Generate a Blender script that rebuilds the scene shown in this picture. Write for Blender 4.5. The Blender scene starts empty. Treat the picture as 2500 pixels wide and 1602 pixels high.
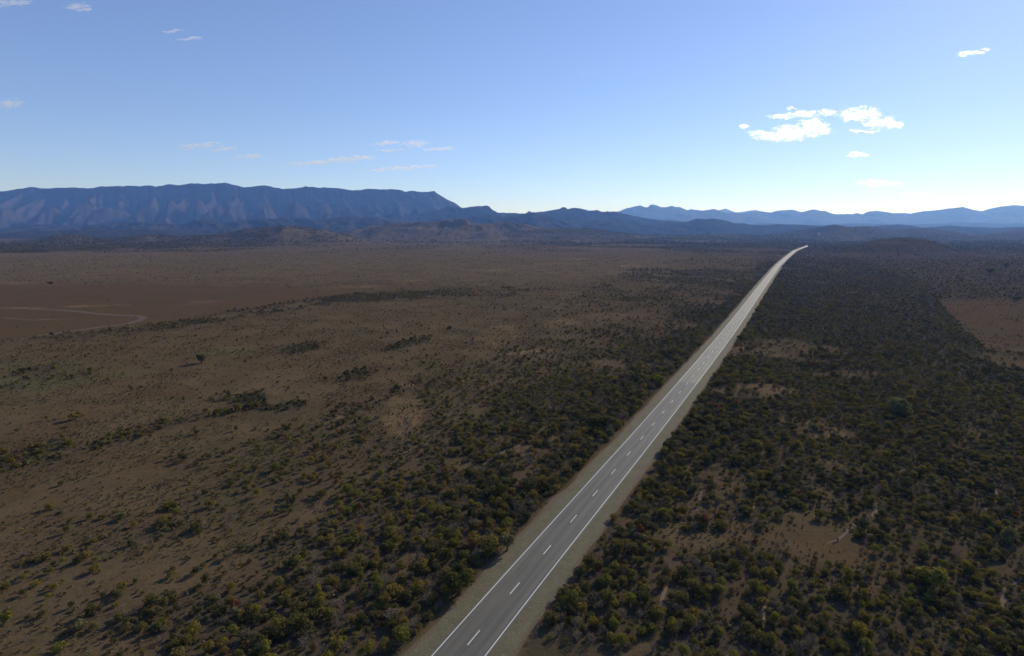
import bpy, math, random
import numpy as np
from mathutils import Vector, Matrix

random.seed(7)
RNG = np.random.default_rng(11)
R = math.radians
scene = bpy.context.scene
COL = scene.collection

# ------------------------------------------------------------------ camera
H = 55.0                      # drone height above the plain
FPX = 1400.0                  # focal length in photo pixels (2500 wide)
TH = math.atan(241.0 / FPX)   # pitch below the horizontal
cam_d = bpy.data.cameras.new("camera")
cam = bpy.data.objects.new("camera", cam_d)
COL.objects.link(cam)
cam.location = (0, 0, H)
cam.rotation_euler = (math.pi / 2 - TH, 0, 0)
cam_d.sensor_width = 36.0
cam_d.lens = 36.0 * FPX / 2500.0
cam_d.clip_start = 0.5
cam_d.clip_end = 200000.0
scene.camera = cam

# ------------------------------------------------------------------ light
SUN_EL, SUN_AZ = R(25.5), R(43.0)      # azimuth clockwise from +Y
world = bpy.data.worlds.new("World")
scene.world = world
world.use_nodes = True
wn = world.node_tree.nodes
wl = world.node_tree.links
wn.clear()
w_out = wn.new('ShaderNodeOutputWorld')
w_bg = wn.new('ShaderNodeBackground')
sky = wn.new('ShaderNodeTexSky')
sky.sky_type = 'NISHITA'
sky.sun_disc = False
sky.sun_elevation = SUN_EL
sky.sun_rotation = SUN_AZ
sky.altitude = 2500
sky.air_density = 1.0
sky.dust_density = 0.5
sky.ozone_density = 3.5
w_bg.inputs['Strength'].default_value = 0.14
w_g = wn.new('ShaderNodeGamma'); w_g.inputs[1].default_value = 0.8
w_m = wn.new('ShaderNodeVectorMath'); w_m.operation = 'MULTIPLY'; w_m.inputs[1].default_value = (1.28, 1.29, 1.54)
wl.new(sky.outputs[0], w_g.inputs[0]); wl.new(w_g.outputs[0], w_m.inputs[0]); wl.new(w_m.outputs[0], w_bg.inputs[0])
wl.new(w_bg.outputs[0], w_out.inputs[0])

sun_d = bpy.data.lights.new("sun", 'SUN')
sun_d.energy = 4.6
sun_d.angle = R(0.5)
sun_d.color = (1.0, 0.90, 0.76)
sun = bpy.data.objects.new("sun", sun_d)
COL.objects.link(sun)
SUNV = Vector((math.sin(SUN_AZ) * math.cos(SUN_EL), math.cos(SUN_AZ) * math.cos(SUN_EL), math.sin(SUN_EL)))
sun.rotation_euler = SUNV.to_track_quat('Z', 'Y').to_euler()
sun.location = (500, 300, 800)

scene.view_settings.view_transform = 'Standard'
scene.view_settings.look = 'None'
scene.view_settings.exposure = 0.0
scene.view_settings.gamma = 1.0
scene.view_settings.use_curve_mapping = False
scene.render.resolution_x = 1024
scene.render.resolution_y = 656
scene.cycles.max_bounces = 6
scene.cycles.volume_bounces = 3
scene.cycles.transparent_max_bounces = 16

# ------------------------------------------------------------------ helpers
CT, ST = math.cos(TH), math.sin(TH)

def ray(px, py):
    h = (px - 1250.0) / FPX
    v = (801.0 - py) / FPX
    return h, CT + v * ST, -ST + v * CT

def gnd(px, py, z=0.0):
    """photo pixel -> point on the plain"""
    a, b, c = ray(px, py)
    t = (z - H) / c
    return a * t, b * t

def at(px, py, Y):
    a, b, c = ray(px, py)
    t = Y / b
    return a * t, Y, H + c * t

def project(x, y, z=0.0):
    x = np.asarray(x, float); y = np.asarray(y, float); z = np.asarray(z, float) - H
    d = y * CT - z * ST
    u = y * ST + z * CT
    d = np.where(d < 1e-3, 1e-3, d)
    return 1250 + FPX * x / d, 801 - FPX * u / d

# value noise -------------------------------------------------------
_perm = np.random.default_rng(5).random((256, 256))

def vnoise(x, y, seed=0):
    x = np.asarray(x, float) + seed * 17.31
    y = np.asarray(y, float) + seed * 9.73
    xi = np.floor(x).astype(int); yi = np.floor(y).astype(int)
    fx = x - xi; fy = y - yi
    fx = fx * fx * (3 - 2 * fx); fy = fy * fy * (3 - 2 * fy)
    a = _perm[xi & 255, yi & 255]; b = _perm[(xi + 1) & 255, yi & 255]
    c = _perm[xi & 255, (yi + 1) & 255]; d = _perm[(xi + 1) & 255, (yi + 1) & 255]
    return (a * (1 - fx) + b * fx) * (1 - fy) + (c * (1 - fx) + d * fx) * fy

def fbm(x, y, seed=0, octs=4, gain=0.5):
    s = 0; a = 1; t = 0
    for o in range(octs):
        s = s + a * vnoise(x * 2 ** o, y * 2 ** o, seed + o * 3)
        t += a; a *= gain
    return s / t

def ridged(x, y, seed=0, octs=4, gain=0.5):
    s = 0; a = 1; t = 0
    for o in range(octs):
        n = 1 - np.abs(2 * vnoise(x * 2 ** o, y * 2 ** o, seed + o * 3) - 1)
        s = s + a * n; t += a; a *= gain
    return s / t

def smooth(a, b, x):
    t = np.clip((np.asarray(x, float) - a) / (b - a), 0, 1)
    return t * t * (3 - 2 * t)

def inpoly(px, py, poly):
    px = np.asarray(px); py = np.asarray(py)
    r = np.zeros(px.shape, bool)
    n = len(poly)
    for i in range(n):
        x1, y1 = poly[i]; x2, y2 = poly[(i + 1) % n]
        if y1 == y2: continue
        c = ((y1 > py) != (y2 > py)) & (px < (x2 - x1) * (py - y1) / (y2 - y1) + x1)
        r ^= c
    return r

def tag(o, label=None, cat=None, group=None, kind=None):
    if label: o['label'] = label
    if cat: o['category'] = cat
    if group: o['group'] = group
    if kind: o['kind'] = kind
    return o

def mesh_np(name, verts, faces, smooth_shade=False):
    """verts (n,3), faces (m,k) all of one size"""
    me = bpy.data.meshes.new(name)
    verts = np.asarray(verts, np.float32); faces = np.asarray(faces, np.int32)
    m, k = faces.shape
    me.vertices.add(len(verts)); me.loops.add(m * k); me.polygons.add(m)
    me.vertices.foreach_set('co', verts.ravel())
    me.loops.foreach_set('vertex_index', faces.ravel())
    me.polygons.foreach_set('loop_start', np.arange(0, m * k, k, dtype=np.int32))
    me.polygons.foreach_set('use_smooth', np.full(m, smooth_shade))
    me.update(calc_edges=True)
    return me

def link(name, me, mats=None, parent=None):
    o = bpy.data.objects.new(name, me)
    COL.objects.link(o)
    if mats:
        for m in (mats if isinstance(mats, (list, tuple)) else [mats]):
            me.materials.append(m)
    if parent: o.parent = parent
    return o

def fattr(me, name, vals):
    a = me.attributes.new(name, 'FLOAT', 'POINT')
    a.data.foreach_set('value', np.asarray(vals, np.float32).ravel())

# node helper ---------------------------------------------------------
class NT:
    def __init__(self, name):
        self.m = bpy.data.materials.new(name)
        self.m.use_nodes = True
        self.t = self.m.node_tree
        self.t.nodes.clear()
        self.out = self.t.nodes.new('ShaderNodeOutputMaterial')
    def n(self, typ, **kw):
        nd = self.t.nodes.new(typ)
        for k, v in kw.items():
            if k.startswith('i_'):
                nd.inputs[k[2:].replace('_', ' ')].default_value = v
            else:
                setattr(nd, k, v)
        return nd
    def l(self, a, b): self.t.links.new(a, b)
    def noise(self, vec, scale, detail=4, rough=0.55, dist=0.0):
        nd = self.n('ShaderNodeTexNoise')
        nd.inputs['Scale'].default_value = scale
        nd.inputs['Detail'].default_value = detail
        nd.inputs['Roughness'].default_value = rough
        nd.inputs['Distortion'].default_value = dist
        self.l(vec, nd.inputs['Vector'])
        return nd.outputs['Fac']
    def ramp(self, fac, lo, hi, a=0.0, b=1.0):
        nd = self.n('ShaderNodeMapRange')
        nd.interpolation_type = 'SMOOTHSTEP'
        for k, v in (('From Min', lo), ('From Max', hi), ('To Min', a), ('To Max', b)):
            nd.inputs[k].default_value = v
        self.l(fac, nd.inputs['Value'])
        return nd.outputs['Result']
    def mix(self, fac, a, b, mode='MIX'):
        nd = self.n('ShaderNodeMix'); nd.data_type = 'RGBA'; nd.blend_type = mode
        for s, v in ((nd.inputs['Factor'], fac), (nd.inputs[6], a), (nd.inputs[7], b)):
            if hasattr(v, 'is_linked') or isinstance(v, bpy.types.NodeSocket): self.l(v, s)
            elif isinstance(v, tuple): s.default_value = (*v, 1.0)[:4]
            else: s.default_value = v
        return nd.outputs[2]
    def math(self, op, a, b=None):
        nd = self.n('ShaderNodeMath'); nd.operation = op
        for s, v in ((nd.inputs[0], a), (nd.inputs[1], b)):
            if v is None: continue
            if isinstance(v, bpy.types.NodeSocket): self.l(v, s)
            else: s.default_value = v
        return nd.outputs[0]
    def attr(self, name):
        nd = self.n('ShaderNodeAttribute'); nd.attribute_name = name
        return nd.outputs['Fac']
    def pos(self):
        return self.n('ShaderNodeNewGeometry').outputs['Position']
    def bsdf(self, color, rough=0.9, spec=0.2, bump=None, bstr=0.3, bdist=1.0):
        b = self.n('ShaderNodeBsdfPrincipled')
        if isinstance(color, tuple): b.inputs['Base Color'].default_value = (*color, 1)
        else: self.l(color, b.inputs['Base Color'])
        if isinstance(rough, float): b.inputs['Roughness'].default_value = rough
        else: self.l(rough, b.inputs['Roughness'])
        b.inputs['Specular IOR Level'].default_value = spec
        if bump is not None:
            bn = self.n('ShaderNodeBump'); bn.inputs['Strength'].default_value = bstr
            bn.inputs['Distance'].default_value = bdist
            self.l(bump, bn.inputs['Height']); self.l(bn.outputs[0], b.inputs['Normal'])
        self.l(b.outputs[0], self.out.inputs['Surface'])
        return b

# ------------------------------------------------------------------ layout data (world metres)
# road centre line, taken from the picture and laid on the plain
road_px = [(1033.0, 1702), (1114.0, 1602), (1325, 1355), (1536.5, 1107.5), (1625.6, 1000), (1709, 898), (1787, 800), (1862, 697),
           (1899, 649), (1920, 629), (1941, 612), (1974, 599.5)]
rp = np.array([gnd(*p) for p in road_px])
# extend towards the drone so that the road passes beneath the picture
d0 = (rp[0] - rp[1]) / np.linalg.norm(rp[0] - rp[1])
rp = np.vstack([rp[0] + d0 * 160, rp[0] + d0 * 60, rp])
rp = np.vstack([rp, rp[-1] + (rp[-1] - rp[-2]) / np.linalg.norm(rp[-1] - rp[-2]) * 60])

def catmull(P, n=12):
    # smoothed dense polyline
    seg = np.linalg.norm(np.diff(P, axis=0), axis=1); s = np.concatenate([[0], np.cumsum(seg)])
    t = np.arange(0, s[-1], 4.0)
    x = np.interp(t, s, P[:, 0]); y = np.interp(t, s, P[:, 1])
    # progressive smoothing: window grows with distance
    for _ in range(3):
        k = 21; ker = np.hanning(k + 2)[1:-1]; ker /= ker.sum()
        xp = np.concatenate([x[0] + (np.arange(-(k // 2), 0)) * (x[1] - x[0]), x, x[-1] + np.arange(1, k // 2 + 1) * (x[-1] - x[-2])])
        yp = np.concatenate([y[0] + (np.arange(-(k // 2), 0)) * (y[1] - y[0]), y, y[-1] + np.arange(1, k // 2 + 1) * (y[-1] - y[-2])])
        x = np.convolve(xp, ker, 'valid'); y = np.convolve(yp, ker, 'valid')
    return np.column_stack([x, y])

RC = catmull(rp)
RS = np.concatenate([[0], np.cumsum(np.linalg.norm(np.diff(RC, axis=0), axis=1))])
RT = np.gradient(RC, axis=0); RT /= np.linalg.norm(RT, axis=1)[:, None]
RN = np.column_stack([RT[:, 1], -RT[:, 0]])     # to the right of travel

def road_side(x, y):
    """signed distance to the road axis (right positive) and distance along it"""
    x = np.asarray(x, float).ravel(); y = np.asarray(y, float).ravel()
    # the axis is monotone in y: look up at the same y and correct by the slope
    cx = np.interp(y, RC[:, 1], RC[:, 0]); tx = np.interp(y, RC[:, 1], RT[:, 0]); ty = np.interp(y, RC[:, 1], RT[:, 1])
    s = (x - cx) * ty
    a = np.interp(y, RC[:, 1], RS) + (x - cx) * tx
    s = np.where(y > RC[-1, 1], 500.0, s)
    return s, a

def skyline(pts):
    p = np.array(sorted(pts), float)
    return lambda u: np.interp(u, p[:, 0], p[:, 1])

def zline(sk, u, Y):
    """height that shows at photo row sk(u) from distance Y"""
    py = sk(u); v = (801.0 - py) / FPX
    return H + Y * (-ST + v * CT) / (CT + v * ST)

def ucoord(x, y):
    # photo column of a far point near the horizon (lateral slope)
    return 1250 + FPX / CT * 0.985 * np.asarray(x) / np.maximum(np.asarray(y), 1.0)

# low hills that belong to the plain: skyline, distance, front width, back width, roughness, seed
skA = skyline([(780, 585), (850, 568), (917, 551), (962, 547), (1037, 548), (1112, 542), (1187, 549), (1232, 547), (1262, 551),
               (1318, 560), (1430, 560), (1505, 570), (1560, 576), (1700, 578), (-900, 590), (500, 588), (700, 590)])
skA2 = skyline([(-900, 600), (-200, 600), (0, 603), (90, 592), (150, 577), (190, 575), (240, 583), (285, 586), (370, 574), (450, 579), (520, 576),
                (600, 563), (700, 556), (760, 558), (830, 570), (900, 588), (980, 600), (1200, 620)])
skA3 = skyline([(-900, 612), (0, 623), (80, 622), (160, 626), (200, 617), (250, 614), (300, 618), (380, 626), (600, 640), (3000, 700)])
skF = skyline([(1500, 590), (1640, 577), (1700, 574), (1760, 573), (1850, 576), (1900, 572), (1968, 561), (2021, 552), (2057, 557), (2110, 556), (2163, 564), (2216, 559), (2269, 561), (2304, 565), (2357, 573),
               (2410, 571), (2463, 564), (2500, 558), (2600, 552), (2800, 560), (3300, 570)])
skR = skyline([(1960, 640), (2010, 622), (2060, 606), (2130, 588), (2198, 582), (2235, 585), (2269, 593), (2322, 614), (2380, 634), (2500, 650)])
PLAIN_LAYERS = [(skA, 3500.0, 900.0, 900.0, 0.30, 1), (skA2, 2700.0, 720.0, 700.0, 0.22, 2), (skA3, 1650.0, 230.0, 260.0, 0.15, 3),
                (skF, 3600.0, 620.0, 900.0, 0.28, 4), (skR, 1420.0, 330.0, 260.0, 0.18, 5)]

def ground_z(x, y):
    x = np.asarray(x, float); y = np.asarray(y, float)
    z = np.zeros(np.broadcast(x, y).shape)
    front = y > 500
    u = ucoord(x, y)
    for sk, Y0, wf, wb, rough, sd in PLAIN_LAYERS:
        yy = Y0 * (1 + 0.05 * (fbm(u / 160.0, u * 0 + 0.5, sd, 3) - 0.5) * 2)
        top = zline(sk, u, yy)
        t = np.where(y < yy, (yy - y) / wf, (y - yy) / wb)
        prof = np.clip(1 - t, 0, 1)
        prof = prof * prof * (3 - 2 * prof)
        n = ridged(x / 190.0, y / 190.0, sd * 7, 6, 0.6) - 0.6
        hz = np.clip(top, 0, None) * prof * (1 + rough * 4.2 * n * np.clip(t * 4 + .12, 0, 1)) 
        z = np.where(front, np.maximum(z, hz), z)
    # faint undulation beyond the near flat, never under the road
    s, _ = road_side(x, y)
    s = s.reshape(z.shape)
    far = smooth(900, 2200, np.hypot(x, y)) * smooth(40, 300, np.abs(s))
    z = z + far * 3.0 * (fbm(x / 300.0, y / 300.0, 9, 3) - 0.5)
    return z

# ------------------------------------------------------------------ vegetation and soil zones
XD = skyline([(640, 1905), (700, 1700), (760, 1640), (800, 1620), (850, 1560), (900, 1440), (950, 1300), (1000, 1200), (1050, 1140), (1100, 1080), (1150, 1020), (1220, 880), (1300, 700),
              (1400, 430), (1500, 150), (1602, 20), (1900, -500)])
XM = skyline([(640, 1900), (700, 1500), (760, 1380), (800, 1380), (850, 1300), (900, 1100), (950, 900), (1000, 830), (1050, 760), (1100, 640), (1150, 480), (1220, 260), (1300, 100),
              (1400, -100), (1500, -300), (1602, -500), (1900, -900)])

def band(px, py, pts, w0, w1):
    p = np.array(pts, float)
    c = np.interp(px, p[:, 0], p[:, 1])
    w = np.interp(px, [p[0, 0], p[-1, 0]], [w0, w1])
    inside = (px > p[0, 0]) & (px < p[-1, 0])
    return inside * (1 - smooth(0.6, 1.25, np.abs(py - c) / w))

CREEK = [(60, 838), (200, 818), (330, 806), (420, 794), (520, 778), (650, 757), (760, 740), (850, 728), (1000, 722), (1120, 716), (1260, 712)]
BAND2 = [(-60, 1140), (60, 1120), (200, 1082), (330, 1050), (430, 1016), (540, 992), (650, 976)]

def ell(px, py, cx, cy, rx, ry, slope=0.0):
    q = ((px - cx) / rx) ** 2 + ((py - cy + slope * (px - cx)) / ry) ** 2
    return 1 - smooth(0.5, 1.3, q)

def veg_density(x, y):
    """0..1 cover of shrubs"""
    x = np.asarray(x, float).ravel(); y = np.asarray(y, float).ravel()
    px, py = project(x, y, ground_z(x, y))
    s, a = road_side(x, y)
    n1 = fbm(x / 34.0, y / 34.0, 21, 4); n2 = fbm(x / 9.0, y / 9.0, 31, 3); n3 = fbm(x / 110.0, y / 110.0, 41, 3)
    # right side thicket
    dr = 0.88 * smooth(0.36, 0.49, n1 * 0.55 + n2 * 0.25 + n3 * 0.2 + 0.06)
    for (cx, cy, rx, ry, sl, k) in [(1860, 850, 150, 26, 0, .75), (1840, 955, 110, 22, 0, .8), (1755, 1210, 75, 50, 0.3, .75), (1730, 1150, 70, 22, 0, .6),
                                    (1990, 1045, 110, 24, -0.2, .65), (2070, 1290, 110, 26, 0.5, .5), (1640, 1300, 80, 60, 0.8, .55), (2180, 1380, 70, 40, 0.6, .5),
                                    (1620, 1420, 50, 60, 0.8, .6), (2080, 1440, 110, 25, 0.1, .5), (1560, 1580, 60, 20, 0.3, .7), (2360, 1070, 60, 30, .8, .5),
                                    (1940, 1390, 90, 40, 0.7, .45), (1800, 1460, 40, 60, 1.0, .5)]:
        dr = dr * (1 - k * ell(px, py, cx, cy, rx, ry, sl))
    rightfar = smooth(0, 1, (px - (2040 + (py - 620) * 2.3)) / 60.0) * (1 - smooth(728, 745, py))
    dr = dr * (1 - 0.5 * rightfar)
    dr = dr * (1 - 0.55 * (1 - smooth(618, 650, py)))
    pad = inpoly(px + 10 * (n2 - .5), py, [(2289, 730), (2330, 780), (2380, 828), (2414, 855), (2460, 862), (2520, 862), (4200, 930), (4200, 738), (2600, 728)])
    dr = np.where(pad, 0.004, dr)
    # left side
    ud = (px - XD(py)) / 130.0; um = (px - XM(py)) / 200.0
    dl = 0.03 + 0.27 * smooth(-1, 1, um + 2.2 * (n1 - .5)) + 0.42 * smooth(-1, 1, ud - .4 + 3.2 * (n1 - .5))
    dl = dl * (0.25 + 0.75 * smooth(0.38, 0.52, n2 * .5 + n1 * .5))
    dl = np.maximum(dl, 0.78 * smooth(10, 2, np.abs(s) - 7.2 - 6 * n1) * (py > 720))
    near_road = smooth(45, 14, np.abs(s)) * 0.8 * smooth(0.36, 0.44, n1 * .5 + n2 * .5)
    dl = np.maximum(dl, near_road * (py > 640))
    dl = np.maximum(dl, 0.75 * band(px, py, CREEK, 9, 13) * smooth(.38, .52, n1 * .4 + n2 * .6) * smooth(150, 420, px) * smooth(1290, 1050, px))
    dl = np.maximum(dl, 0.4 * band(px, py, [(900, 728), (1100, 718), (1300, 712), (1600, 700)], 7, 9) * smooth(.46, .56, n1))
    dl = np.maximum(dl, 0.35 * band(px, py, CREEK, 12, 14) * smooth(.35, .5, n2))
    dl = np.maximum(dl, 0.8 * band(px, py, BAND2, 26, 22) * smooth(.38, .5, n1 * .5 + n2 * .5))
    for (cx, cy, rx, ry, sl, k) in [(740, 850, 60, 12, 0.2, .6), (1000, 838, 60, 10, 0.25, .7), (870, 920, 55, 18, 0.25, .5), (705, 995, 60, 14, .2, .5), (120, 925, 140, 14, .2, .35),
                                    (1720, 676, 210, 20, 0, .75), (1590, 662, 60, 8, 0, .6), (1500, 803, 60, 12, -0.1, .7), (1690, 752, 90, 14, 0, .6), (1560, 732, 90, 4, 0, .7), (1760, 720, 90, 16, 0, .6),
                                    (1270, 968, 90, 14, .15, .6), (1350, 985, 120, 30, .1, .4), (1740, 640, 150, 9, 0, .25), (60, 905, 120, 10, .15, .3), (250, 1190, 60, 10, .1, .2)]:
        dl = np.maximum(dl, k * ell(px, py, cx, cy, rx, ry, sl) * smooth(.36, .5, n1 * .4 + n2 * .6))
    for (cx, cy, rx, ry, sl, k) in [(340, 1200, 150, 60, .2, .9), (985, 1020, 60, 60, .2, .85), (1150, 1010, 60, 20, 0.2, .6), (560, 1380, 60, 16, .4, .8), (1210, 1080, 40, 14, .4, .5), (1010, 1370, 40, 30, .3, .5)]:
        dl = dl * (1 - k * ell(px, py, cx, cy, rx, ry, sl))
    pb = inpoly(px, py + 8 * (n2 - .5), PADDOCK)
    dl = np.where(pb, 0.0015, dl)
    d = np.where(s > 0, dr, dl)
    d = np.where(np.abs(s) < 6.7 + 1.3 * n2, 0, d)
    far = py < 618
    nf = fbm(x / 160.0, y / 240.0, 61, 4)
    df = 0.09 + 0.55 * smooth(.40, .56, nf) * smooth(1200, 1500, px) + 0.12 * smooth(.5, .65, nf)
    df = np.maximum(df, .6 * smooth(.40, .56, fbm(x / 70., y / 110., 77, 5, .6)) * (ground_z(x, y) > 4) * np.where((px > 860) & (px < 1220), .35, 1))
    df = np.maximum(df, .85 * ell(px, py, 1430, 566, 210, 9)); df = np.maximum(df, .8 * (px > 1850) * (py < 585) * (.35 + .65 * smooth(.4, .5, nf)))
    df = np.maximum(df, .7 * ell(px, py, 350, 596, 330, 22) * smooth(.42, .5, fbm(x / 60., y / 100., 67, 4)))
    df = np.maximum(df, 0.8 * ell(px, py, 10, 610, 130, 16) + 0)
    df = np.maximum(df, 0.75 * ell(px, py, 2120, 612, 130, 16, 0.05))
    df = np.maximum(df, 0.6 * smooth(2250, 2330, px) * (py < 612) * smooth(.38, .5, nf))
    df = np.maximum(df, 0.55 * ell(px, py, 1830, 600, 160, 7))
    d = np.where(far, df * (np.abs(s) > 9), d)
    return d

PADDOCK = [(-900, 700), (0, 699), (200, 697), (420, 694), (640, 699), (880, 712), (700, 738), (560, 762), (420, 782), (330, 796), (180, 812), (0, 830), (-900, 880)]

def soil_zones(x, y):
    x = np.asarray(x, float).ravel(); y = np.asarray(y, float).ravel()
    px, py = project(x, y, ground_z(x, y))
    n1 = fbm(x / 30.0, y / 30.0, 51, 4); n2 = fbm(x / 7.0, y / 7.0, 52, 4); n3 = fbm(x / 120.0, y / 120.0, 53, 3)
    w = (n1 - .5) * 26
    red = inpoly(px, py + w * .5, PADDOCK).astype(float)
    red = np.maximum(red, smooth(2000, 2150, px) * (py > 585) * (py < 740))
    red = np.maximum(red, 1.0 * inpoly(px, py + w * .4, [(2289, 731), (2330, 780), (2414, 853), (2520, 853), (4200, 900), (4200, 738)]))
    red = np.maximum(red, 0.6 * ell(px, py + w, 1750, 740, 260, 50))
    green = band(px, py + w, [(-400, 1010), (0, 950), (250, 905), (470, 868), (620, 858)], 45, 12) * smooth(.35, .55, n2 * .5 + n1 * .5)
    green = green * 1.0
    green = np.maximum(green, 0.6 * smooth(.5, .62, n3) * (py > 880) * (px < 900))
    clay = np.zeros_like(px)
    for (cx, cy, rx, ry, sl, k) in [(1220, 660, 28, 2.4, 0, 1), (1365, 644, 60, 2.2, 0, .9), (1410, 632, 50, 1.6, 0, .8), (1540, 649, 35, 2.2, 0, 1), (1140, 686, 40, 2, 0, .6), (1000, 686, 40, 2.4, .05, .7),
                                    (1375, 790, 45, 14, 0, .6), (1410, 796, 14, 4, 0, 1), (1290, 860, 70, 5, .08, .8), (1215, 820, 60, 28, .1, .45), (985, 1010, 50, 60, .2, .55), (990, 940, 26, 6, 0, .8),
                                    (1120, 930, 50, 6, .1, .5), (1180, 972, 16, 8, 0, .9), (770, 1112, 16, 8, .3, .8), (680, 957, 26, 7, .1, .7), (830, 1020, 24, 5, .1, .6), (1300, 1090, 60, 14, .5, .5),
                                    (210, 748, 60, 2.5, .03, .7), (60, 752, 60, 2.4, 0, .6), (110, 780, 30, 1.8, 0, .6), (300, 745, 30, 1.8, .02, .5), (500, 736, 50, 2, .05, .5), (1840, 955, 90, 18, 0, .35), (1990, 1045, 90, 22, -.2, .4),
                                    (1470, 770, 60, 8, 0, .35), (1250, 695, 40, 2, 0, .4), (60, 692, 70, 5, 0, .35), (880, 700, 60, 3, 0, .6), (1800, 860, 90, 20, 0, .3)]:
        clay = np.maximum(clay, k * ell(px, py + w * .25 * min(1, ry / 12), cx, cy, rx, ry, sl) * smooth(.28, .5, n2))
    veg = veg_density(x, y)
    hz_ = ground_z(x, y)
    hn = fbm(x / 70., y / 110., 77, 5, .6)
    veg = np.maximum(veg, smooth(3, 14, hz_) * (.10 + .55 * smooth(.40, .58, hn)))
    veg = np.maximum(veg, smooth(1500, 2100, np.hypot(x, y)) * .6 * smooth(.44, .6, hn))
    veg = np.maximum(veg, .75 * smooth(1150, 1500, np.hypot(x, y)) * smooth(1500, 1750, px) * (.4 + .6 * smooth(.38, .55, hn)))
    veg = np.maximum(veg, (px > 1980) * (py < 735) * (.25 + .5 * smooth(.35, .6, hn)))
    veg = np.where((px > 840) & (px < 1230) & (py < 600) & (py > 535), veg * .4, veg)
    dry = smooth(705, 660, py + w * .5) * smooth(1900, 1500, px) * (.6 + .4 * smooth(.35, .6, n3)) * (1 - smooth(555, 540, py))
    return red, green, clay, veg, dry

# ------------------------------------------------------------------ ground
def build_ground():
    ang = np.concatenate([np.arange(-57, 57.001, 0.17), np.arange(60, 302, 6.0)])
    ang = np.radians(ang)
    rad = [6.0]
    while rad[-1] < 30: rad.append(rad[-1] * 1.25)
    while rad[-1] < 5600: rad.append(rad[-1] * 1.0088)
    while rad[-1] < 90000: rad.append(rad[-1] * 1.08)
    rad = np.array(rad)
    A, Q = np.meshgrid(ang, rad)
    X = Q * np.sin(A); Y = Q * np.cos(A)
    Z = ground_z(X, Y)
    na, nr = len(ang), len(rad)
    V = np.column_stack([X.ravel(), Y.ravel(), Z.ravel()])
    V = np.vstack([V, [[0, 0, 0]]])
    i, j = np.meshgrid(np.arange(nr - 1), np.arange(na), indexing='ij')
    j2 = (j + 1) % na
    F = np.stack([i * na + j, (i + 1) * na + j, (i + 1) * na + j2, i * na + j2], -1).reshape(-1, 4)
    F = F[:, ::-1]
    me = mesh_np('ground', V, F, True)
    red, green, clay, veg, dry = soil_zones(V[:, 0], V[:, 1])
    for nme, v in (('red', red), ('green', green), ('clay', clay), ('veg', veg), ('dry', dry)):
        fattr(me, nme, v)
    m = NT('outback_soil')
    p = m.pos()
    big = m.noise(p, 0.006, 5, .6); mid = m.noise(p, 0.05, 5, .6); fine = m.noise(p, 0.7, 6, .75); grit = m.noise(p, 3.0, 3, .7)
    c = m.mix(m.ramp(big, .35, .65), (0.1054, 0.0735, 0.0387), (0.1243, 0.0904, 0.0484))
    c = m.mix(m.ramp(mid, .4, .62, 0, .85), c, (0.0923, 0.0602, 0.0314))
    c = m.mix(m.math('MULTIPLY', m.attr('red'), .75), c, (0.0885, 0.0533, 0.0277))
    c = m.mix(m.math('MULTIPLY', m.attr('green'), .85), c, (0.1018, 0.0923, 0.0409))
    c = m.mix(m.math('MULTIPLY', m.attr('dry'), .8), c, (0.1412, 0.1001, 0.0564))
    c = m.mix(m.math('MULTIPLY', m.attr('veg'), .85), c, (0.0515, 0.0440, 0.0335))
    c = m.mix(m.math('MULTIPLY', m.attr('clay'), m.ramp(fine, .3, .55, .35, 1)), c, (0.2119, 0.1420, 0.0745))
    str_ = m.noise(p, .16, 6, .7)
    c = m.mix(m.ramp(str_, .5, .64, 0, .5), c, (0.0659, 0.0569, 0.0306))
    c = m.mix(m.ramp(fine, .50, .66, 0, .55), c, (0.0517, 0.0409, 0.0189))
    c = m.mix(m.ramp(grit, .55, .75, 0, .4), c, (0.1648, 0.1153, 0.0643))
    sc = m.noise(p, 0.022, 6, .75)
    c = m.mix(m.ramp(sc, .50, .62, 0, .55), c, (0.0660, 0.0558, 0.0271))
    hgt = m.math('ADD', m.math('MULTIPLY', fine, 1.0), m.math('MULTIPLY', grit, .35))
    m.bsdf(c, 1.0, 0.0, hgt, .6, .35)
    o = link('ground', me, m.m)
    tag(o, kind='structure')
build_ground()

# ------------------------------------------------------------------ mountains and hills
def rock_mat(name, c1, c2, c3, scale=1.0, vegcov=.5):
    m = NT(name); p = m.pos()
    a = m.noise(p, 0.004 * scale, 6, .65); b = m.noise(p, 0.02 * scale, 5, .7)
    mp = m.n('ShaderNodeMapping'); mp.inputs['Scale'].default_value = (1, 1, 6); m.l(p, mp.inputs['Vector'])
    st = m.noise(mp.outputs[0], 0.004 * scale, 4, .6)
    c = m.mix(m.ramp(a, .35, .65), c1, c2)
    c = m.mix(m.ramp(st, .45, .6, 0, .5), c, c3)
    c = m.mix(m.ramp(b, .42, .6, 0, vegcov), c, (0.035, 0.042, 0.026))
    m.bsdf(c, 1.0, 0.0, b, .6, 14.0 / scale)
    return m.m

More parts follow.
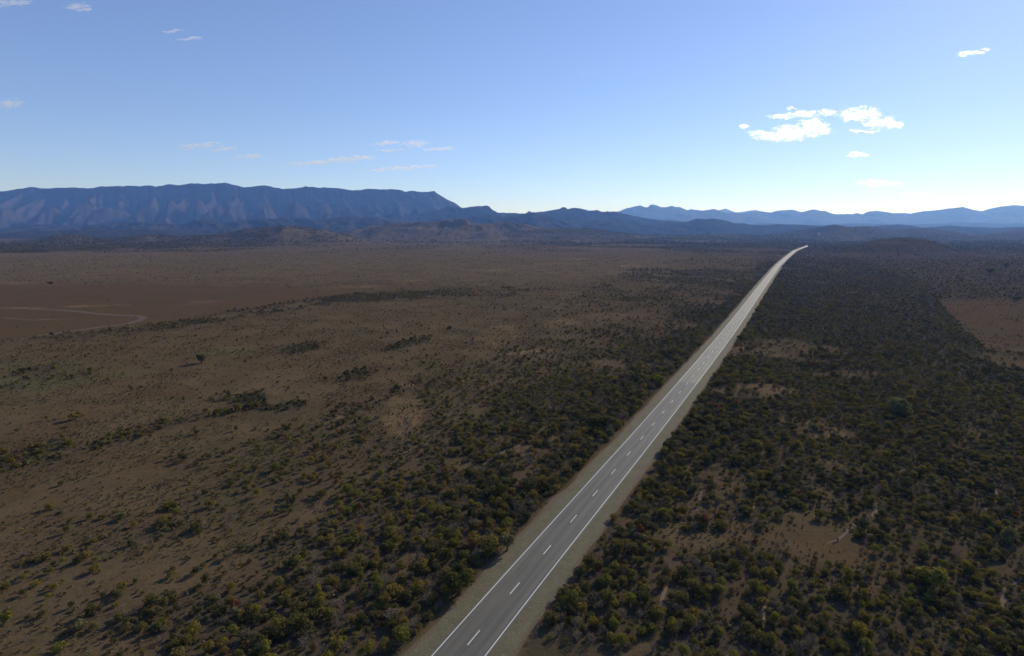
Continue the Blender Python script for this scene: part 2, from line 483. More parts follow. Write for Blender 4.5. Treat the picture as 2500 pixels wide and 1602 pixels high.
def range_mesh(name, sk, Y0, wf, wb, u0, u1, du, rows, spur, spur_len, seed, mat, power=1.0, cliff=0.0, ybend=0.05, base=0.0, cone=0.0):
    u = np.arange(u0, u1 + du, du)
    tf = np.concatenate([-np.linspace(1, 0, rows) ** 1.25, np.linspace(0, 1, rows // 3 + 1)[1:]])
    U, T = np.meshgrid(u, tf)
    yc = Y0 * (1 + ybend * 2 * (fbm(U / 230.0, U * 0 + .3, seed, 3) - .5))
    Y = yc + np.where(T < 0, T * wf, T * wb)
    X = (U - 1250) * CT / 0.985 / FPX * Y
    top = zline(sk, U, yc)
    t = np.abs(T)
    q = 1 - t
    hz = np.max(np.maximum(top, 1.0), axis=0)[None, :]
    S = X / spur_len; D = (Y - yc) / spur_len
    if cliff > 0:
        # sharp spurs with gullies between them, running down and to the right
        wp = (fbm(X / (spur_len * 1.8), D * .45, seed + 4, 3, .4) - .5)
        ph = S + wp * .75 + .45 * D
        tri = 1 - np.abs(ph - np.floor(ph) - .5) * 2
        amp = .70 + .42 * vnoise(np.floor(ph) * 1.7, np.floor(ph) * 0 + 3, seed + 2)
        tri = np.clip(tri * amp, 0, 1)
        ph2 = ph * 3.3 + 1.8 * wp + .35 * D
        tri2 = 1 - np.abs(ph2 - np.floor(ph2) - .5) * 2
        ridge_p = np.where(t < .06, 1 - .55 * t / .06 * cliff, (1 - .55 * cliff) * (1 - (t - .06) / .94) ** .95)
        gully_p = np.where(t < .10, 1 - cliff * 1.3 * t / .10, (1 - cliff * 1.3) * (1 - (t - .10) / .90) ** 2.9)
        r_ = np.clip(tri, 0, 1) ** .9
        prof = ridge_p * r_ + gully_p * (1 - r_)
        prof = prof + .075 * (tri2 - .5) * np.clip(t / .04, 0, 1) * np.clip((1 - t) / .2, 0, 1)
        ph3 = S * 1.25 + wp * 2.2 + seed
        tri3 = np.clip(1 - np.abs(ph3 - np.floor(ph3) - .5) * 2, 0, 1)
        tc = .60 + .16 * (vnoise(np.floor(ph3) * 2.3, np.floor(ph3) * 0, seed + 6) - .5) * 2
        bump = np.exp(-((t - tc) / .13) ** 2)
        prof = np.maximum(prof, (.12 + .26 * tri3) * bump + prof * .6)
        rough = ridged(X / 150.0, Y / 150.0, seed + 41, 5, .6) - .55
        prof = prof + .07 * rough * np.clip(t / .05, 0, 1) * np.clip((1 - t) / .1, 0, 1)
        crest = 1 + .050 * (ridged(X / 420.0, X * 0 + .5, seed + 50, 5, .65) - .62) + .02 * (vnoise(X / 60.0, X * 0, seed + 51) - .5)
        Z = np.maximum(top, 1.0) * crest * np.where(T > 0, q * q * (3 - 2 * q), prof)
    else:
        prof = q * q * (3 - 2 * q)
        warp = (fbm(X / (spur_len * 3), Y / (spur_len * 3), seed + 4, 3) - .5) * 1.6
        rg = ridged(S + warp + .5 * D, D * .8 + warp, seed + 8, 5, .55)
        rg = (rg - .55) * 1.5
        body = np.clip(t / .24, 0, 1) * np.clip((1 - t) / .12, 0, 1)
        Z = np.maximum(top, 1.0) * prof + hz * spur * body * rg * 2.0
    Z = Z + hz * .02 * (fbm(X / 60.0, Y / 60.0, seed + 3, 3) - .5) * np.clip(t / .03, 0, 1)
    Z = np.where(t >= .999, -30, Z) + base
    n, k = U.shape
    V = np.column_stack([X.ravel(), Y.ravel(), Z.ravel()])
    i, j = np.meshgrid(np.arange(n - 1), np.arange(k - 1), indexing='ij')
    F = np.stack([i * k + j, i * k + j + 1, (i + 1) * k + j + 1, (i + 1) * k + j], -1).reshape(-1, 4)
    me = mesh_np(name, V, F, True)
    o = link(name, me, mat)
    tag(o, kind='structure')
    return o

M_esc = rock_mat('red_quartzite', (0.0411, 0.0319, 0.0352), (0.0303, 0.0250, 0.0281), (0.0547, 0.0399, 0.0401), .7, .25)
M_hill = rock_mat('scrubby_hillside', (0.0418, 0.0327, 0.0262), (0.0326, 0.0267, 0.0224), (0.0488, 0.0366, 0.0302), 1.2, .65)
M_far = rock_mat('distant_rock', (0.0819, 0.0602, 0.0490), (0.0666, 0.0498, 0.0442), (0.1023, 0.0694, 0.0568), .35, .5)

skD = skyline([(-900, 500), (-500, 470), (-200, 478), (0, 470), (52, 465), (105, 458), (139, 461), (206, 458), (240, 460.6), (262, 457), (314, 455), (397, 454), (406, 456), (434, 451), (460, 452), (487, 448),
               (524, 449), (565, 447), (599, 452), (614, 457), (633, 455), (666, 453.5), (685, 459), (706, 462), (730, 458), (755, 455.5), (760, 453), (765, 455.5), (779, 457), (839, 460), (876, 465), (917, 462.5),
               (958, 461.8), (977, 463.6), (996, 469), (1011, 466.6), (1037, 468.5), (1055, 468), (1065, 466.0), (1075, 474), (1093, 484), (1112, 493), (1127, 505), (1138, 510), (1160, 520), (1200, 540), (1260, 556), (1400, 562)])
range_mesh('mountain_range', skD, 8600, 2300, 2500, -900, 1400, 2.0, 200, .30, 390.0, 3, M_esc, power=1.25, cliff=.30, ybend=.035, cone=.42)
skB = skyline([(700, 560), (900, 535), (1000, 530), (1060, 520), (1110, 510), (1138, 510.5), (1157, 508.5), (1183, 508), (1195, 512), (1206, 520), (1251, 520), (1281, 523), (1314, 518), (1335, 516), (1355, 512), (1404, 513), (1430, 518), (1464, 520.5),
               (1509, 522), (1543, 531), (1580, 535), (1629, 539), (1674, 543), (1740, 548), (1900, 553), (2100, 556)])
range_mesh('foothills', skB, 7000, 1300, 1500, 700, 2100, 3, 70, .22, 260.0, 5, M_hill, ybend=.04)
skB2 = skyline([(850, 552), (1000, 545), (1090, 534), (1150, 531), (1185, 527), (1200, 524), (1225, 532), (1262, 530), (1282, 526), (1306, 524), (1335, 530), (1370, 540), (1420, 545), (1450, 541), (1500, 545),
                (1600, 548), (1650, 545), (1685, 539), (1728, 534.5), (1752, 536), (1784, 545), (1809, 546), (1834, 552), (1900, 549), (1985, 552), (2080, 556), (2180, 549), (2240, 556), (2300, 552), (2420, 557), (2600, 550), (3100, 556)])
range_mesh('foothills', skB2, 5600, 900, 1100, 800, 3100, 3, 60, .20, 200.0, 9, M_hill, ybend=.03)
skC = skyline([(-900, 560), (-300, 550), (0, 560), (60, 556), (112, 548), (168, 552), (220, 554), (322, 542), (374, 544), (449, 551), (505, 538), (560, 545), (636, 537), (711, 535), (786, 541), (861, 531), (930, 536), (1000, 545), (1100, 556)])
range_mesh('foothills', skC, 5400, 1100, 1300, -900, 1150, 3, 60, .24, 230.0, 14, M_hill, ybend=.05)
skC2 = skyline([(-900, 575), (0, 572), (80, 566), (180, 563), (300, 560), (420, 562), (520, 570), (640, 566), (700, 575), (900, 575)])
range_mesh('foothills', skC2, 4200, 700, 700, -900, 950, 4, 40, .2, 180.0, 17, M_hill, ybend=.05)
skE = skyline([(1380, 545), (1440, 530), (1483, 520), (1509, 518), (1524, 510.4), (1558, 505.6), (1573, 508.6), (1586, 503), (1600, 507), (1614, 511), (1631, 506.7), (1640, 509), (1649, 507), (1670, 516), (1676, 512), (1708, 514.7), (1733, 510),
               (1756, 519), (1770, 519), (1800, 523), (1834, 519), (1866, 521), (1880, 517), (1897, 515.4), (1919, 514.7), (1943, 519.6), (1958, 515), (1972, 513), (1993, 517), (2025, 526.7), (2064, 526), (2074, 522.5), (2088, 525),
               (2103, 519), (2124, 517), (2163, 522.5), (2198, 523.5), (2251, 517), (2286, 512.6), (2322, 509), (2350, 513.6), (2368, 518), (2392, 510), (2417, 505), (2449, 502), (2477, 506), (2500, 506.6), (2600, 500), (2800, 515), (3200, 505)])
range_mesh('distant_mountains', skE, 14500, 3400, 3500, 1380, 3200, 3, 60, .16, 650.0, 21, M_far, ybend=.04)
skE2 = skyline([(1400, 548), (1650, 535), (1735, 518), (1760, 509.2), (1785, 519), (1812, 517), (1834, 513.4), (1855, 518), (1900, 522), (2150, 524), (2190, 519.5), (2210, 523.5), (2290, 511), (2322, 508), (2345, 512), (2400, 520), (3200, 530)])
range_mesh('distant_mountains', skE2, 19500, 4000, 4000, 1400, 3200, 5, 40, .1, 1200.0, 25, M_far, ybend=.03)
skE3 = skyline([(1400, 556), (1560, 551), (1700, 552), (1850, 547), (1990, 550), (2080, 546), (2200, 549), (2330, 545), (2450, 547), (2600, 541), (3200, 548)])
range_mesh('distant_hills', skE3, 10000, 1900, 2000, 1400, 3200, 4, 40, .18, 420.0, 28, M_hill, ybend=.06)

# ------------------------------------------------------------------ road
HALF = 3.25
def strip(name, offs_l, offs_r, z, a0, a1, mat, parent=None, cross=1, ragged=0.0, step=1, zl=None, zr=None, seed=0):
    k0 = int(np.searchsorted(RS, a0)); k1 = int(np.searchsorted(RS, a1))
    idx = np.arange(k0, k1, step)
    V = []; 
    ac = RS[idx]
    rl = ragged * (fbm(ac / 7.0, ac * 0, seed + 1, 3) - .5) * 2; rr = ragged * (fbm(ac / 7.0, ac * 0 + 9, seed + 2, 3) - .5) * 2
    ol = np.full(len(idx), offs_l) + rl; orr = np.full(len(idx), offs_r) + rr
    cols = []
    for c in range(cross + 1):
        f = c / cross
        off = ol * (1 - f) + orr * f
        zz = (z if zl is None else zl) * (1 - f) + (z if zr is None else zr) * f
        cols.append(np.column_stack([RC[idx, 0] + RN[idx, 0] * off, RC[idx, 1] + RN[idx, 1] * off, np.full(len(idx), zz)]))
    V = np.stack(cols, 1).reshape(-1, 3)
    n = len(idx); k = cross + 1
    i, j = np.meshgrid(np.arange(n - 1), np.arange(cross), indexing='ij')
    F = np.stack([i * k + j, i * k + j + 1, (i + 1) * k + j + 1, (i + 1) * k + j], -1).reshape(-1, 4)
    me = mesh_np(name, V, F, True)
    o = link(name, me, mat, parent)
    offc = np.stack([ol * (1 - c / cross) + orr * c / cross for c in range(cross + 1)], 1).ravel()
    fattr(me, 'across', offc); fattr(me, 'along', np.repeat(ac, k))
    return o

sA, aA = road_side([gnd(1680, 935)[0]], [gnd(1680, 935)[1]])
ASEAM = float(aA[0])
def asphalt():
    m = NT('chip_seal'); p = m.pos()
    ac = m.attr('across'); al = m.attr('along')
    n = m.noise(p, 6.0, 3, .8); nb = m.noise(p, .12, 4, .6)
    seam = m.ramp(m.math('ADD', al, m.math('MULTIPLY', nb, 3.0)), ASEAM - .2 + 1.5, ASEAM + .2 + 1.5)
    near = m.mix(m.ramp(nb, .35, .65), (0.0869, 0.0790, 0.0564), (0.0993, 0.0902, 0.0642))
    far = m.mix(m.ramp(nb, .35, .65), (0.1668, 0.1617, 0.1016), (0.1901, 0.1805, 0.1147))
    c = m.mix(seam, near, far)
    # worn wheel paths
    for w in (-2.45, -0.85, 0.85, 2.45):
        d = m.math('ABSOLUTE', m.math('SUBTRACT', ac, w))
        c = m.mix(m.ramp(d, .55, .05, 0, .55), c, (0.1164, 0.1128, 0.0950))
    cmb = m.n('ShaderNodeCombineXYZ'); m.l(m.math('MULTIPLY', ac, 1.3), cmb.inputs[0]); m.l(m.math('MULTIPLY', al, .03), cmb.inputs[1])
    stx = m.noise(cmb.outputs[0], 1.0, 5, .7)
    c = m.mix(m.ramp(stx, .48, .64, 0, .7), c, (0.0601, 0.0573, 0.0462))
    c = m.mix(m.ramp(stx, .5, .36, 0, .6), c, (0.1310, 0.1222, 0.0941))
    d = m.math('ABSOLUTE', ac)
    c = m.mix(m.ramp(d, .55, .1, 0, .25), c, (0.0504, 0.0496, 0.0445))
    c = m.mix(m.ramp(n, .45, .7, 0, .3), c, (0.1552, 0.1504, 0.1245))
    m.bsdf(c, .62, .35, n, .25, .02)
    return m.m
def gravel():
    m = NT('verge_gravel'); p = m.pos()
    ac = m.math('ABSOLUTE', m.attr('across'))
    n = m.noise(p, 2.4, 5, .8); nb = m.noise(p, .35, 4, .7)
    c = m.mix(m.ramp(nb, .35, .65), (0.1043, 0.0950, 0.0566), (0.1303, 0.1162, 0.0694))
    e = m.math('ADD', ac, m.math('MULTIPLY', nb, 1.6))
    c = m.mix(m.ramp(e, 6.3, 7.4, 0, .8), c, (0.1086, 0.0749, 0.0501))
    c = m.mix(m.ramp(n, .52, .72, 0, .75), c, (0.2345, 0.2246, 0.1616))
    c = m.mix(m.ramp(n, .46, .3, 0, .55), c, (0.0608, 0.0581, 0.0363))
    m.bsdf(c, .95, .15, n, .6, .08)
    return m.m
M_as, M_gr = asphalt(), gravel()
mp = NT('road_paint'); q = mp.noise(mp.pos(), 5.0, 3, .7)
mp.bsdf(mp.mix(mp.ramp(q, .5, .8, 0, .5), (0.6120, 0.6035, 0.5610), (0.3400, 0.3400, 0.3230)), .6, .3)
M_pt = mp.m
AEND = RS[-1]
sh = strip('gravel_shoulder', -6.5, 6.5, .03, 0, AEND, M_gr, cross=8, ragged=.75); tag(sh, kind='structure')
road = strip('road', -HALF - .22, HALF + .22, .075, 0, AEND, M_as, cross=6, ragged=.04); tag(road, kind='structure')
for off in (-HALF + .16, HALF - .16):
    strip('edge_line', off - .072, off + .072, .081, 0, AEND, M_pt, parent=road)

def road_point(a, off):
    x = np.interp(a, RS, RC[:, 0]); y = np.interp(a, RS, RC[:, 1]); nx = np.interp(a, RS, RN[:, 0]); ny = np.interp(a, RS, RN[:, 1])
    return x + nx * off, y + ny * off
_, a0 = road_side([gnd(1136, 1573.9)[0]], [gnd(1136, 1573.9)[1]])
_, a4 = road_side([gnd(1446.5, 1212.3)[0]], [gnd(1446.5, 1212.3)[1]])
MOD = float((a4[0] - a0[0]) / 4)
for k in range(-2, 98):
    s0 = float(a0[0]) + k * MOD; s1 = s0 + .265 * MOD
    if s1 > AEND - 5: break
    wv = .075
    vs = []
    for s_ in (s0, s1):
        for o_ in (-wv, wv):
            x_, y_ = road_point(s_, o_); vs.append((x_, y_, .081))
    me = mesh_np('centre_dash', vs, [[0, 1, 3, 2]])
    link('centre_dash', me, M_pt, parent=road)

# far glimpse of the same road beyond the scrub
def ribbon(name, pts, width, z, mat, zoff=.05):
    P = np.array(pts, float)
    seg = np.linalg.norm(np.diff(P, axis=0), axis=1); s = np.concatenate([[0], np.cumsum(seg)])
    st = max(1.0, s[-1] / 160)
    t = np.arange(0, s[-1], st); x = np.interp(t, s, P[:, 0]); y = np.interp(t, s, P[:, 1])
    T = np.gradient(np.column_stack([x, y]), axis=0); T /= np.linalg.norm(T, axis=1)[:, None] + 1e-9
    N = np.column_stack([T[:, 1], -T[:, 0]])
    wj = width * (.6 + .8 * fbm(t / 5.0, t * 0, 3, 3)) * np.clip(np.minimum(t, t[-1] - t) / (4 * width) + .15, 0, 1)
    cols = [np.column_stack([x + N[:, 0] * o * wj, y + N[:, 1] * o * wj]) for o in (-.5, .5)]
    XY = np.stack(cols, 1).reshape(-1, 2)
    Z = ground_z(XY[:, 0], XY[:, 1]) + zoff
    n = len(t)
    i = np.arange(n - 1)
    F = np.stack([i * 2, i * 2 + 1, i * 2 + 3, i * 2 + 2], -1)
    me = mesh_np(name, np.column_stack([XY, Z]), F, True)
    o = link(name, me, mat)
    tag(o, kind='structure')
    return o

def world_pts(pxs, jit=0.0, seed=0):
    P = np.array([gnd(*p) for p in pxs])
    # densify with a meander
    seg = np.linalg.norm(np.diff(P, axis=0), axis=1); s = np.concatenate([[0], np.cumsum(seg)])
    t = np.linspace(0, s[-1], max(8, len(P) * 8))
    x = np.interp(t, s, P[:, 0]); y = np.interp(t, s, P[:, 1])
    if jit:
        x = x + jit * (fbm(t / 9.0, t * 0, seed, 3) - .5); y = y + jit * (fbm(t / 9.0, t * 0 + 5, seed, 3) - .5)
    return np.column_stack([x, y])

m = NT('track_dust'); p = m.pos(); n = m.noise(p, 1.2, 4, .7)
m.bsdf(m.mix(m.ramp(n, .35, .65), (0.1240, 0.0930, 0.0616), (0.1674, 0.1260, 0.0840)), .95, .1, n, .4, .1)
M_tr = m.m
m = NT('track_dust_dull'); p = m.pos(); n = m.noise(p, 1.2, 4, .7)
m.bsdf(m.mix(m.ramp(n, .35, .65), (0.0918, 0.0654, 0.0451), (0.1224, 0.0922, 0.0648)), .95, .1, n, .4, .1)
M_tr2 = m.m
P = [(1989, 583.5), (2010, 586), (2030, 588.5), (2038, 590.5), (2041, 592.5), (2030, 594.5)]
o = ribbon('distant_road', [gnd(*q_) for q_ in P], 9, .05, M_tr, .5)
TRACKS = [([(-60, 752), (60, 754), (150, 757), (240, 766), (310, 771), (338, 772), (349, 776), (338, 783), (310, 791), (250, 798), (130, 815), (0, 836)], 4.0, 2, M_tr2),
          ([(420, 748), (500, 738), (545, 734)], 2.5, 1, M_tr2), ([(0, 775), (80, 782), (190, 778)], 2, 1, M_tr2)]
for pxs, w_, jt, mt in TRACKS:
    ribbon('dirt_track', world_pts(pxs, jt, 3), w_, 0, mt, .02)
PADS = [([(1722, 1165), (1735, 1195), (1712, 1225), (1700, 1250)], .9), ([(1862, 1145), (1850, 1170), (1846, 1225), (1838, 1245)], 1.0), ([(1915, 1062), (1912, 1100)], 1.0),
        ([(1860, 1055), (1862, 1130)], .8), ([(2130, 1218), (2134, 1245), (2110, 1272), (2070, 1300), (2040, 1320), (2010, 1336)], 1.1), ([(1875, 1470), (1862, 1510), (1852, 1550)], 1.3),
        ([(2330, 1170), (2370, 1210), (2420, 1255), (2470, 1300), (2520, 1335)], .8), ([(2450, 1160), (2430, 1200), (2415, 1240)], .9), ([(2070, 1300), (2120, 1300), (2180, 1306)], .8),
        ([(2355, 1527), (2330, 1542)], .8), ([(2500, 1395), (2465, 1440), (2455, 1500)], 1.1), ([(2395, 1060), (2425, 1065)], .9), ([(1360, 1025), (1300, 1075), (1230, 1110), (1180, 1140)], 1.6),
        ([(1590, 890), (1530, 925)], 1.6), ([(560, 1350), (535, 1362), (500, 1385)], .7), ([(1010, 1062), (985, 1100), (940, 1120)], 1.5), ([(1980, 1000), (1975, 1060)], 1.0),
        ([(2170, 930), (2168, 960)], 1.2), ([(2225, 1130), (2180, 1155)], .9), ([(1630, 1430), (1612, 1470), (1600, 1500)], .9), ([(2440, 822), (2500, 828)], 1.8)]
for k, (pxs, w_) in enumerate(PADS):
    ribbon('dirt_track', world_pts(pxs, 3.5, k), w_ * .62, 0, M_tr if k % 2 else M_tr2, .02)

# ------------------------------------------------------------------ vegetation models
def leaf_mat(name, stops, rough_var=.25, transl=.35):
    m = NT(name)
    oi = m.n('ShaderNodeObjectInfo')
    cr = m.n('ShaderNodeValToRGB'); cr.color_ramp.interpolation = 'LINEAR'
    el = cr.color_ramp.elements
    while len(el) < len(stops): el.new(0.5)
    for e, (p_, c_) in zip(el, stops):
        e.position = p_; e.color = (*c_, 1)
    m.l(oi.outputs['Random'], cr.inputs[0])
    geo = m.n('ShaderNodeNewGeometry')
    isl = m.ramp(geo.outputs['Random Per Island'], 0, 1, 1 - rough_var, 1 + rough_var)
    c = m.mix(1.0, cr.outputs[0], isl, 'MULTIPLY')
    d = m.n('ShaderNodeBsdfDiffuse'); t = m.n('ShaderNodeBsdfTranslucent')
    m.l(c, d.inputs[0])
    c2 = m.mix(1.0, c, (1.25, 1.15, .6), 'MULTIPLY'); m.l(c2, t.inputs[0])
    mx = m.n('ShaderNodeMixShader'); mx.inputs[0].default_value = transl
    m.l(d.outputs[0], mx.inputs[1]); m.l(t.outputs[0], mx.inputs[2]); m.l(mx.outputs[0], m.out.inputs[0])
    return m.m

OLIVE = leaf_mat('olive_leaves', [(0, (0.0807, 0.0761, 0.0269)), (.45, (0.1143, 0.0990, 0.0330)), (.8, (0.1540, 0.1270, 0.0371)), (1, (0.1907, 0.1460, 0.0361))])
YELLOW = leaf_mat('yellow_green_leaves', [(0, (0.1233, 0.1247, 0.0294)), (.5, (0.1665, 0.1543, 0.0371)), (.85, (0.1787, 0.1519, 0.0352)), (1, (0.1849, 0.1305, 0.0371))])
GREY = leaf_mat('grey_twigs', [(0, (0.1166, 0.0938, 0.0652)), (.6, (0.1666, 0.1311, 0.0923)), (1, (0.2000, 0.1449, 0.0979))], transl=.1)
BLUE = leaf_mat('grey_green_leaves', [(0, (0.0999, 0.1035, 0.0544)), (.6, (0.1417, 0.1352, 0.0674)), (1, (0.1833, 0.1656, 0.0815))])
DARK = leaf_mat('dark_leaves', [(0, (0.0584, 0.0580, 0.0239)), (.6, (0.0833, 0.0759, 0.0305)), (1, (0.1084, 0.0883, 0.0381))], transl=.2)
RUST = leaf_mat('rust_leaves', [(0, (0.1633, 0.0673, 0.0305)), (1, (0.1866, 0.0880, 0.0391))])
LIME = leaf_mat('lime_leaves', [(0, (0.1738, 0.1778, 0.0256)), (1, (0.1854, 0.1872, 0.0298))])
mb = NT('bark'); mb.bsdf((.11, .085, .065), .9, .1); BARK = mb.m
mb = NT('pale_dead_wood'); mb.bsdf((.15, .13, .11), .9, .1); DEADW = mb.m

def crown_mesh(name, seed, n, size, w=1.0, h=1.0, lobes=7, low=.04, flat=.75, hollow=.55, spiky=0.0):
    """leaf clumps over several lobes; unit crown: width 1, height 1, base at z 0"""
    g = np.random.default_rng(seed)
    lc = []; lr = []
    for k in range(lobes):
        a = g.uniform(0, 2 * math.pi); rr = .30 * math.sqrt(g.random()) if k else 0
        zz = g.uniform(.30, .64) if k else .48
        lc.append((rr * math.cos(a), rr * math.sin(a), zz)); lr.append((g.uniform(.18, .27), g.uniform(.24, .36)))
    lc = np.array(lc); lr = np.array(lr)
    k = g.integers(0, lobes, n)
    v = g.normal(size=(n, 3)); v /= np.linalg.norm(v, axis=1)[:, None]
    v[:, 2] = np.where((v[:, 2] < -.3) & (g.random(n) < .6), -v[:, 2], v[:, 2])
    rad = (hollow + (1 - hollow) * g.random(n) ** .6) * (1 + spiky * g.random(n))
    P = lc[k] + v * rad[:, None] * np.column_stack([lr[k, 0], lr[k, 0], lr[k, 1]])
    P[:, 2] = np.maximum(P[:, 2], low * g.uniform(.5, 1.5, n))
    # leaf-clump quad
    nrm = v + g.normal(size=(n, 3)) * .6; nrm /= np.linalg.norm(nrm, axis=1)[:, None]
    t = np.cross(nrm, g.normal(size=(n, 3))); t /= np.linalg.norm(t, axis=1)[:, None]
    b = np.cross(nrm, t)
    sz = size * g.uniform(.55, 1.3, n)
    c = []
    for (a1, a2) in ((-1, -.6), (.8, -1), (1, .7), (-.6, 1)):
        j1 = a1 * g.uniform(.6, 1.2, n); j2 = a2 * g.uniform(.6, 1.2, n)
        c.append(P + t * (j1 * sz)[:, None] + b * (j2 * sz * flat)[:, None])
    V = np.stack(c, 1).reshape(-1, 3)
    V[:, 0] *= w; V[:, 1] *= w; V[:, 2] *= h
    V[:, 2] = np.maximum(V[:, 2], .01)
    F = np.arange(n * 4).reshape(-1, 4)
    return mesh_np(name, V, F)

def tube(V, F, p0, p1, r0, r1, sides=5):
    p0 = np.array(p0, float); p1 = np.array(p1, float); d = p1 - p0; d /= np.linalg.norm(d) + 1e-9
    a = np.cross(d, [0.3, .9, .1]); a /= np.linalg.norm(a); b = np.cross(d, a)
    base = len(V)
    for p_, r_ in ((p0, r0), (p1, r1)):
        for k in range(sides):
            t_ = 2 * math.pi * k / sides
            V.append(p_ + (a * math.cos(t_) + b * math.sin(t_)) * r_)
    for k in range(sides):
        k2 = (k + 1) % sides
        F.append([base + k, base + k2, base + sides + k2, base + sides + k])

def stem_mesh(name, seed, r=.035, n=5, top=.62, single=False, spread=.32):
    g = random.Random(seed); V = []; F = []
    if single:
        tube(V, F, (0, 0, -.02), (g.uniform(-.03, .03), g.uniform(-.03, .03), .32), r * 1.7, r * 1.25, 7)
        st = (0, 0, .30)
    else:
        st = (0, 0, -.02)
    for k in range(n):
        a = 2 * math.pi * (k + g.random() * .6) / n
        m_ = (math.cos(a) * spread * .4, math.sin(a) * spread * .4, st[2] + (top - st[2]) * .5)
        e = (math.cos(a) * spread, math.sin(a) * spread, top * g.uniform(.85, 1.1))
        tube(V, F, st, m_, r, r * .7); tube(V, F, m_, e, r * .7, r * .3)
        a2 = a + g.uniform(-.7, .7)
        tube(V, F, m_, (m_[0] + math.cos(a2) * .15, m_[1] + math.sin(a2) * .15, top * .9), r * .5, r * .2)
    return mesh_np(name, V, F, True)

def bare_mesh(name, seed, height=1.0, depth=4, r=.03):
    g = random.Random(seed); V = []; F = []
    def grow(p, d, L, r_, lev):
        e = [p[i] + d[i] * L for i in range(3)]
        tube(V, F, p, e, r_, r_ * .65, 5)
        if lev == 0: return
        for k in range(3 if lev > 1 else 4):
            nd = Vector(d) + Vector((g.uniform(-.8, .8), g.uniform(-.8, .8), g.uniform(-.15, .45)))
            nd.normalize()
            f = g.uniform(.45, 1.0)
            q_ = [p[i] + d[i] * L * f for i in range(3)]
            grow(q_, nd, L * g.uniform(.55, .75), r_ * .6, lev - 1)
    grow((0, 0, -.02), (0.03, 0.02, 1), .38 * height, r, depth)
    return mesh_np(name, V, F, True)

# kinds: key -> (look word, material, stem material, crown meshes, stem mesh)
KINDS = {}
def kind(key, words, mat, bark, seeds, n, size, **kw):
    cs = []
    for s_ in seeds:
        me = crown_mesh('crown', s_, n, size, **kw); me.materials.append(mat); cs.append(me)
    st = stem_mesh('trunk', seeds[0]); st.materials.append(bark)
    KINDS[key] = (words, cs, st)
kind('olive', 'olive-green', OLIVE, BARK, [1, 2, 3], 640, .052, spiky=.22, lobes=8)
kind('yellow', 'yellow-green', YELLOW, BARK, [4, 5], 640, .050, lobes=9, spiky=.15)
kind('grey', 'bare grey twiggy', GREY, DEADW, [6, 7], 380, .040, hollow=.3, spiky=.35, flat=.25)
kind('blue', 'grey-green', BLUE, BARK, [8, 9], 560, .058, lobes=8, spiky=.15)
kind('dark', 'dark green', DARK, BARK, [10, 11], 640, .050, spiky=.25, lobes=8)
kind('rust', 'rusty orange', RUST, BARK, [12], 520, .055)

# ------------------------------------------------------------------ scatter
def scatter(spacing, rmin, rmax, amin=-46, amax=46, seed=0):
    """jittered points; spacing(r) in metres"""
    g = np.random.default_rng(seed)
    out = []
    r = rmin
    while r < rmax:
        sp = spacing(r)
        na = int((R(amax - amin)) * r / sp) + 1
        a = np.radians(amin) + (np.arange(na) + g.random(na)) * sp / r
        rr = r + (g.random(na) - .5) * sp * 1.3
        out.append(np.column_stack([rr * np.sin(a), rr * np.cos(a)]))
        r += sp
    return np.vstack(out)

def kinds_for(x, y, g):
    """pick a kind per point, clustered by noise"""
    s, _ = road_side(x, y)
    px, py = project(x, y)
    n = fbm(x / 26.0, y / 26.0, 71, 3) + .22 * (g.random(len(x)) - .5)
    u = g.random(len(x))
    k = np.where(n > .60, 'yellow', np.where(n > .50, 'olive', np.where(n > .42, 'blue', 'dark'))).astype(object)
    k = np.where(u < .30, 'olive', k)
    k = np.where((u > .80), 'grey', k)
    k = np.where((u > .30) & (u < .36), 'yellow', k)
    k = np.where((s > 0) & (u > .42) & (u < .60), 'dark', k)
    k = np.where((np.abs(s) < 35) & (u > .36) & (u < .62), np.where(u < .47, 'grey', 'dark'), k)
    k = np.where((u > .993), 'rust', k)
    return k

g = np.random.default_rng(99)
P = scatter(lambda r: 1.18 if r < 200 else (1.18 + (r - 200) * .0032), 70, 4300, -48, 48, 5)
d = veg_density(P[:, 0], P[:, 1])
sel = g.random(len(P)) < d
P = P[sel]; D = d[sel]
rr_ = np.hypot(P[:, 0], P[:, 1])
sd, al = road_side(P[:, 0], P[:, 1])
W = (.62 + 1.5 * g.random(len(P)) ** 1.8) * (1 + .28 * smooth(40, 12, np.abs(sd))) * np.where(g.random(len(P)) < .10, 1.3, 1.0) * np.where(D < .15, .85, 1.0)
W = W * (1 + np.clip((rr_ - 230) / 1500, 0, 1.2)) * (1 + 1.1 * smooth(1500, 2600, rr_))
HH = W * g.uniform(.55, 1.05, len(P)) * np.where(rr_ > 500, .8, 1)
K = kinds_for(P[:, 0], P[:, 1], g)
PX, PY = project(P[:, 0], P[:, 1])
keep = (PX > -160) & (PX < 2660) & (PY < 1760)
P, W, HH, K, PX, PY, sd, al, D = P[keep], W[keep], HH[keep], K[keep], PX[keep], PY[keep], sd[keep], al[keep], D[keep]
Z = ground_z(P[:, 0], P[:, 1])
ROT = g.uniform(0, 2 * math.pi, len(P))
VAR = g.integers(0, 1000, len(P))
dep = P[:, 1] * CT + H * ST
size_px = W * FPX / dep
inside = (PX > 5) & (PX < 2495) & (PY < 1620)
order = np.argsort(-np.where(inside, size_px, 0))
NIND = 300
ind = order[:NIND]
rest = np.setdiff1d(np.arange(len(P)), ind)
print('shrubs', len(P))

